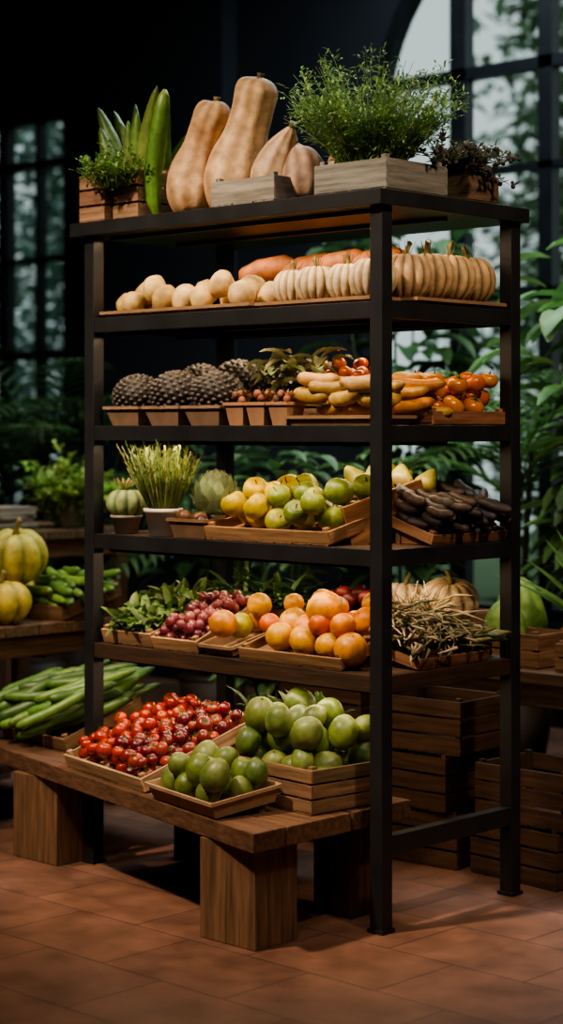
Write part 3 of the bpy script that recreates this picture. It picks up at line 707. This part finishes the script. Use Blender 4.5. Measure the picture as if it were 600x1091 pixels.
# ---------------------------------------------------------------- plants
def palm(name,x,y,n,L,h,col,pr=.16,droop=1.3,ll=.28,lw=.03,pc='#3a2a20',elev=(0.5,1.8)):
    b=B(); tube(b,[(0,0,0),(0,0,.02),(0,0,.28),(0,0,.3),(0,0,.27)],[pr*.7,pr*.75,pr,pr*1.03,pr*.9],C(pc),iPO,20)
    for i in range(3): tube(b,[(0.03*i-.03,0,.25),(.04*i-.05,.01,h*.6),(.06*i-.06,.02,h)],[.02,.016,.012],C('#3f3a22'),iMT,7)
    for i in range(n):
        a=i*2.39996+R.uniform(-.2,.2); e=R.uniform(*elev)
        frond(b,(R.uniform(-.05,.05),R.uniform(-.05,.05),h*R.uniform(.75,1.0)),(math.cos(a),math.sin(a),e),L*R.uniform(.75,1.1),droop,ll,lw,13,vary(col,.25))
    return b.obj(name,(x,y,0))
def broad(name,x,y,z,n,h,L,W,col,pr=.14,spread=.5,pot_=True,low=.3):
    b=B()
    if pot_: tube(b,[(0,0,0),(0,0,.02),(0,0,.24),(0,0,.26),(0,0,.23)],[pr*.7,pr*.75,pr,pr*1.03,pr*.9],C('#4a3426'),iPO,20)
    for s in range(6):
        a=s*1.05; top=Vector((spread*.4*math.cos(a),spread*.4*math.sin(a),h*R.uniform(.8,1))); base=Vector((.03*math.cos(a),.03*math.sin(a),.2 if pot_ else 0))
        tube(b,[base,base.lerp(top,.5)+Vector((0,0,.05)),top],[.01,.008,.004],C('#3d4a24'),iLF,6)
    for i in range(n):
        a=R.uniform(0,6.3); t=R.uniform(low,1.02); rr=spread*R.uniform(.1,.6)*(t if t<.8 else 1)
        p=(rr*math.cos(a),rr*math.sin(a),h*t)
        leaf(b,p,(math.cos(a)+R.uniform(-.4,.4),math.sin(a)+R.uniform(-.4,.4),R.uniform(-.2,.7)),L*R.uniform(.6,1.15),W*R.uniform(.7,1.1),1.1,vary(col,.35),5)
    return b.obj(name,(x,y,z))
G1=C('#587c48');G2=C('#4c6e42');G3=C('#6c9450')
palm('potted_palm',-3.9,1.9,18,.85,1.45,G2)
palm('potted_palm',-2.75,2.0,14,.75,1.0,G2,ll=.22)
palm('potted_palm',-5.0,2.0,14,.9,1.5,G2)
palm('potted_palm',-1.35,2.45,18,.8,1.35,G3,ll=.22,elev=(.6,2.2))
broad('potted_rubber_plant',-2.15,2.65,0,330,2.3,.24,.1,G2,spread=.75,low=.2)
broad('potted_rubber_plant',-3.3,2.5,0,150,1.3,.24,.09,G2,spread=.6)
broad('leafy_potted_plant',-.62,2.25,0,260,2.1,.27,.11,G3,spread=.8,low=.25)
broad('leafy_potted_plant',.15,2.2,0,220,2.2,.28,.12,G3,spread=.8)
broad('leafy_potted_plant',-1.85,1.45,0,150,1.3,.17,.07,G1,spread=.5)
broad('leafy_potted_plant',-4.5,2.6,0,150,1.5,.26,.1,G2,spread=.7)
broad('leafy_potted_plant',-5.8,2.7,0,120,1.5,.26,.1,G2,spread=.7)
herb_bush('leafy_green_bush',-2.95,1.32,1.0,70,.34,.7,C('#a4c05c'),.022,.035,9)
b=B()
for i in range(34):
    a=i*2.4; leaf(b,(0,0,0),(math.cos(a),math.sin(a),R.uniform(.8,2.6)),R.uniform(.3,.48),.055,.45,vary(C('#8ab060'),.2),7,shape='blade',fold=.3)
b.obj('agave_plant',(-.26,1.48,.70)); pot('plant_pot',-.26,1.48,.621,.09,.09,C('#5a4030'))

# ================================================================= LIGHT
def spot(name,loc,tgt,e,ang,col,rad=.2,blend=.8):
    l=bpy.data.lights.new(name,'SPOT'); l.energy=e; l.spot_size=math.radians(ang); l.spot_blend=blend; l.color=col; l.shadow_soft_size=rad
    o=bpy.data.objects.new(name,l); bpy.context.scene.collection.objects.link(o); o.location=loc
    o.rotation_euler=(Vector(tgt)-Vector(loc)).to_track_quat('-Z','Y').to_euler(); return o
spot('ceiling_spot_key',(-.9,-2.5,4.0),(-.6,.1,1.2),600,46,(1,.80,.58),.12)
spot('ceiling_spot_side',(2.2,-.6,4.0),(-.2,.35,1.5),230,40,(1,.80,.58),.12)
spot('ceiling_spot_floor',(1.6,-2.4,4.1),(.7,-1.4,0),80,60,(1,.78,.60),.3)
spot('ceiling_spot_left',(-2.4,-1.6,4.1),(-2.0,.3,.7),210,42,(1,.82,.62),.2)
spot('plant_fill_spot',(-.2,.9,4.1),(-1.0,2.2,1.2),125,75,(1,.98,.8),.3)  # added fill light for the plants at right, not a fixture of the room
spot('plant_fill_spot',(-2.6,.3,4.1),(-3.2,2.0,1.0),130,75,(.95,1,.9),.3)  # second added fill, lifts the dark plants at back left
l=bpy.data.lights.new('skylight','AREA'); l.size=2.2; l.energy=85; l.color=(.8,.95,1)  # added cool fill above the background plants; the ceiling has no opening here
o=bpy.data.objects.new('skylight_panel',l); bpy.context.scene.collection.objects.link(o); o.location=(-1.4,2.2,4.25)
l=bpy.data.lights.new('front_skylight','AREA'); l.size=2.5; l.energy=42; l.color=(1,.9,.8)  # added soft fill from the camera side for the closed, dark room
o=bpy.data.objects.new('front_skylight_panel',l); bpy.context.scene.collection.objects.link(o); o.location=(2.2,-2.6,4.25)
w=bpy.data.worlds.new('World'); bpy.context.scene.world=w; w.use_nodes=True
bg=w.node_tree.nodes['Background']; bg.inputs[0].default_value=(.64,.78,.77,1); bg.inputs[1].default_value=.68

# ================================================================= CAMERA
cam=bpy.data.cameras.new('Camera'); co=bpy.data.objects.new('Camera',cam); bpy.context.scene.collection.objects.link(co)
co.location=(3.477,-4.037,1.435); co.rotation_euler=(math.radians(90),0,math.radians(43.8))
cam.sensor_fit='VERTICAL'; cam.sensor_height=36; cam.sensor_width=36; cam.lens=66; cam.shift_y=-.0811
cam.dof.use_dof=True; cam.dof.focus_distance=5.6; cam.dof.aperture_fstop=1.7; cam.clip_end=100
bpy.context.scene.camera=co
try:
    vs_=bpy.context.scene.view_settings
    vs_.view_transform='AgX'; vs_.look='AgX - Medium High Contrast'; vs_.exposure=.4
except Exception as ex: print(ex)
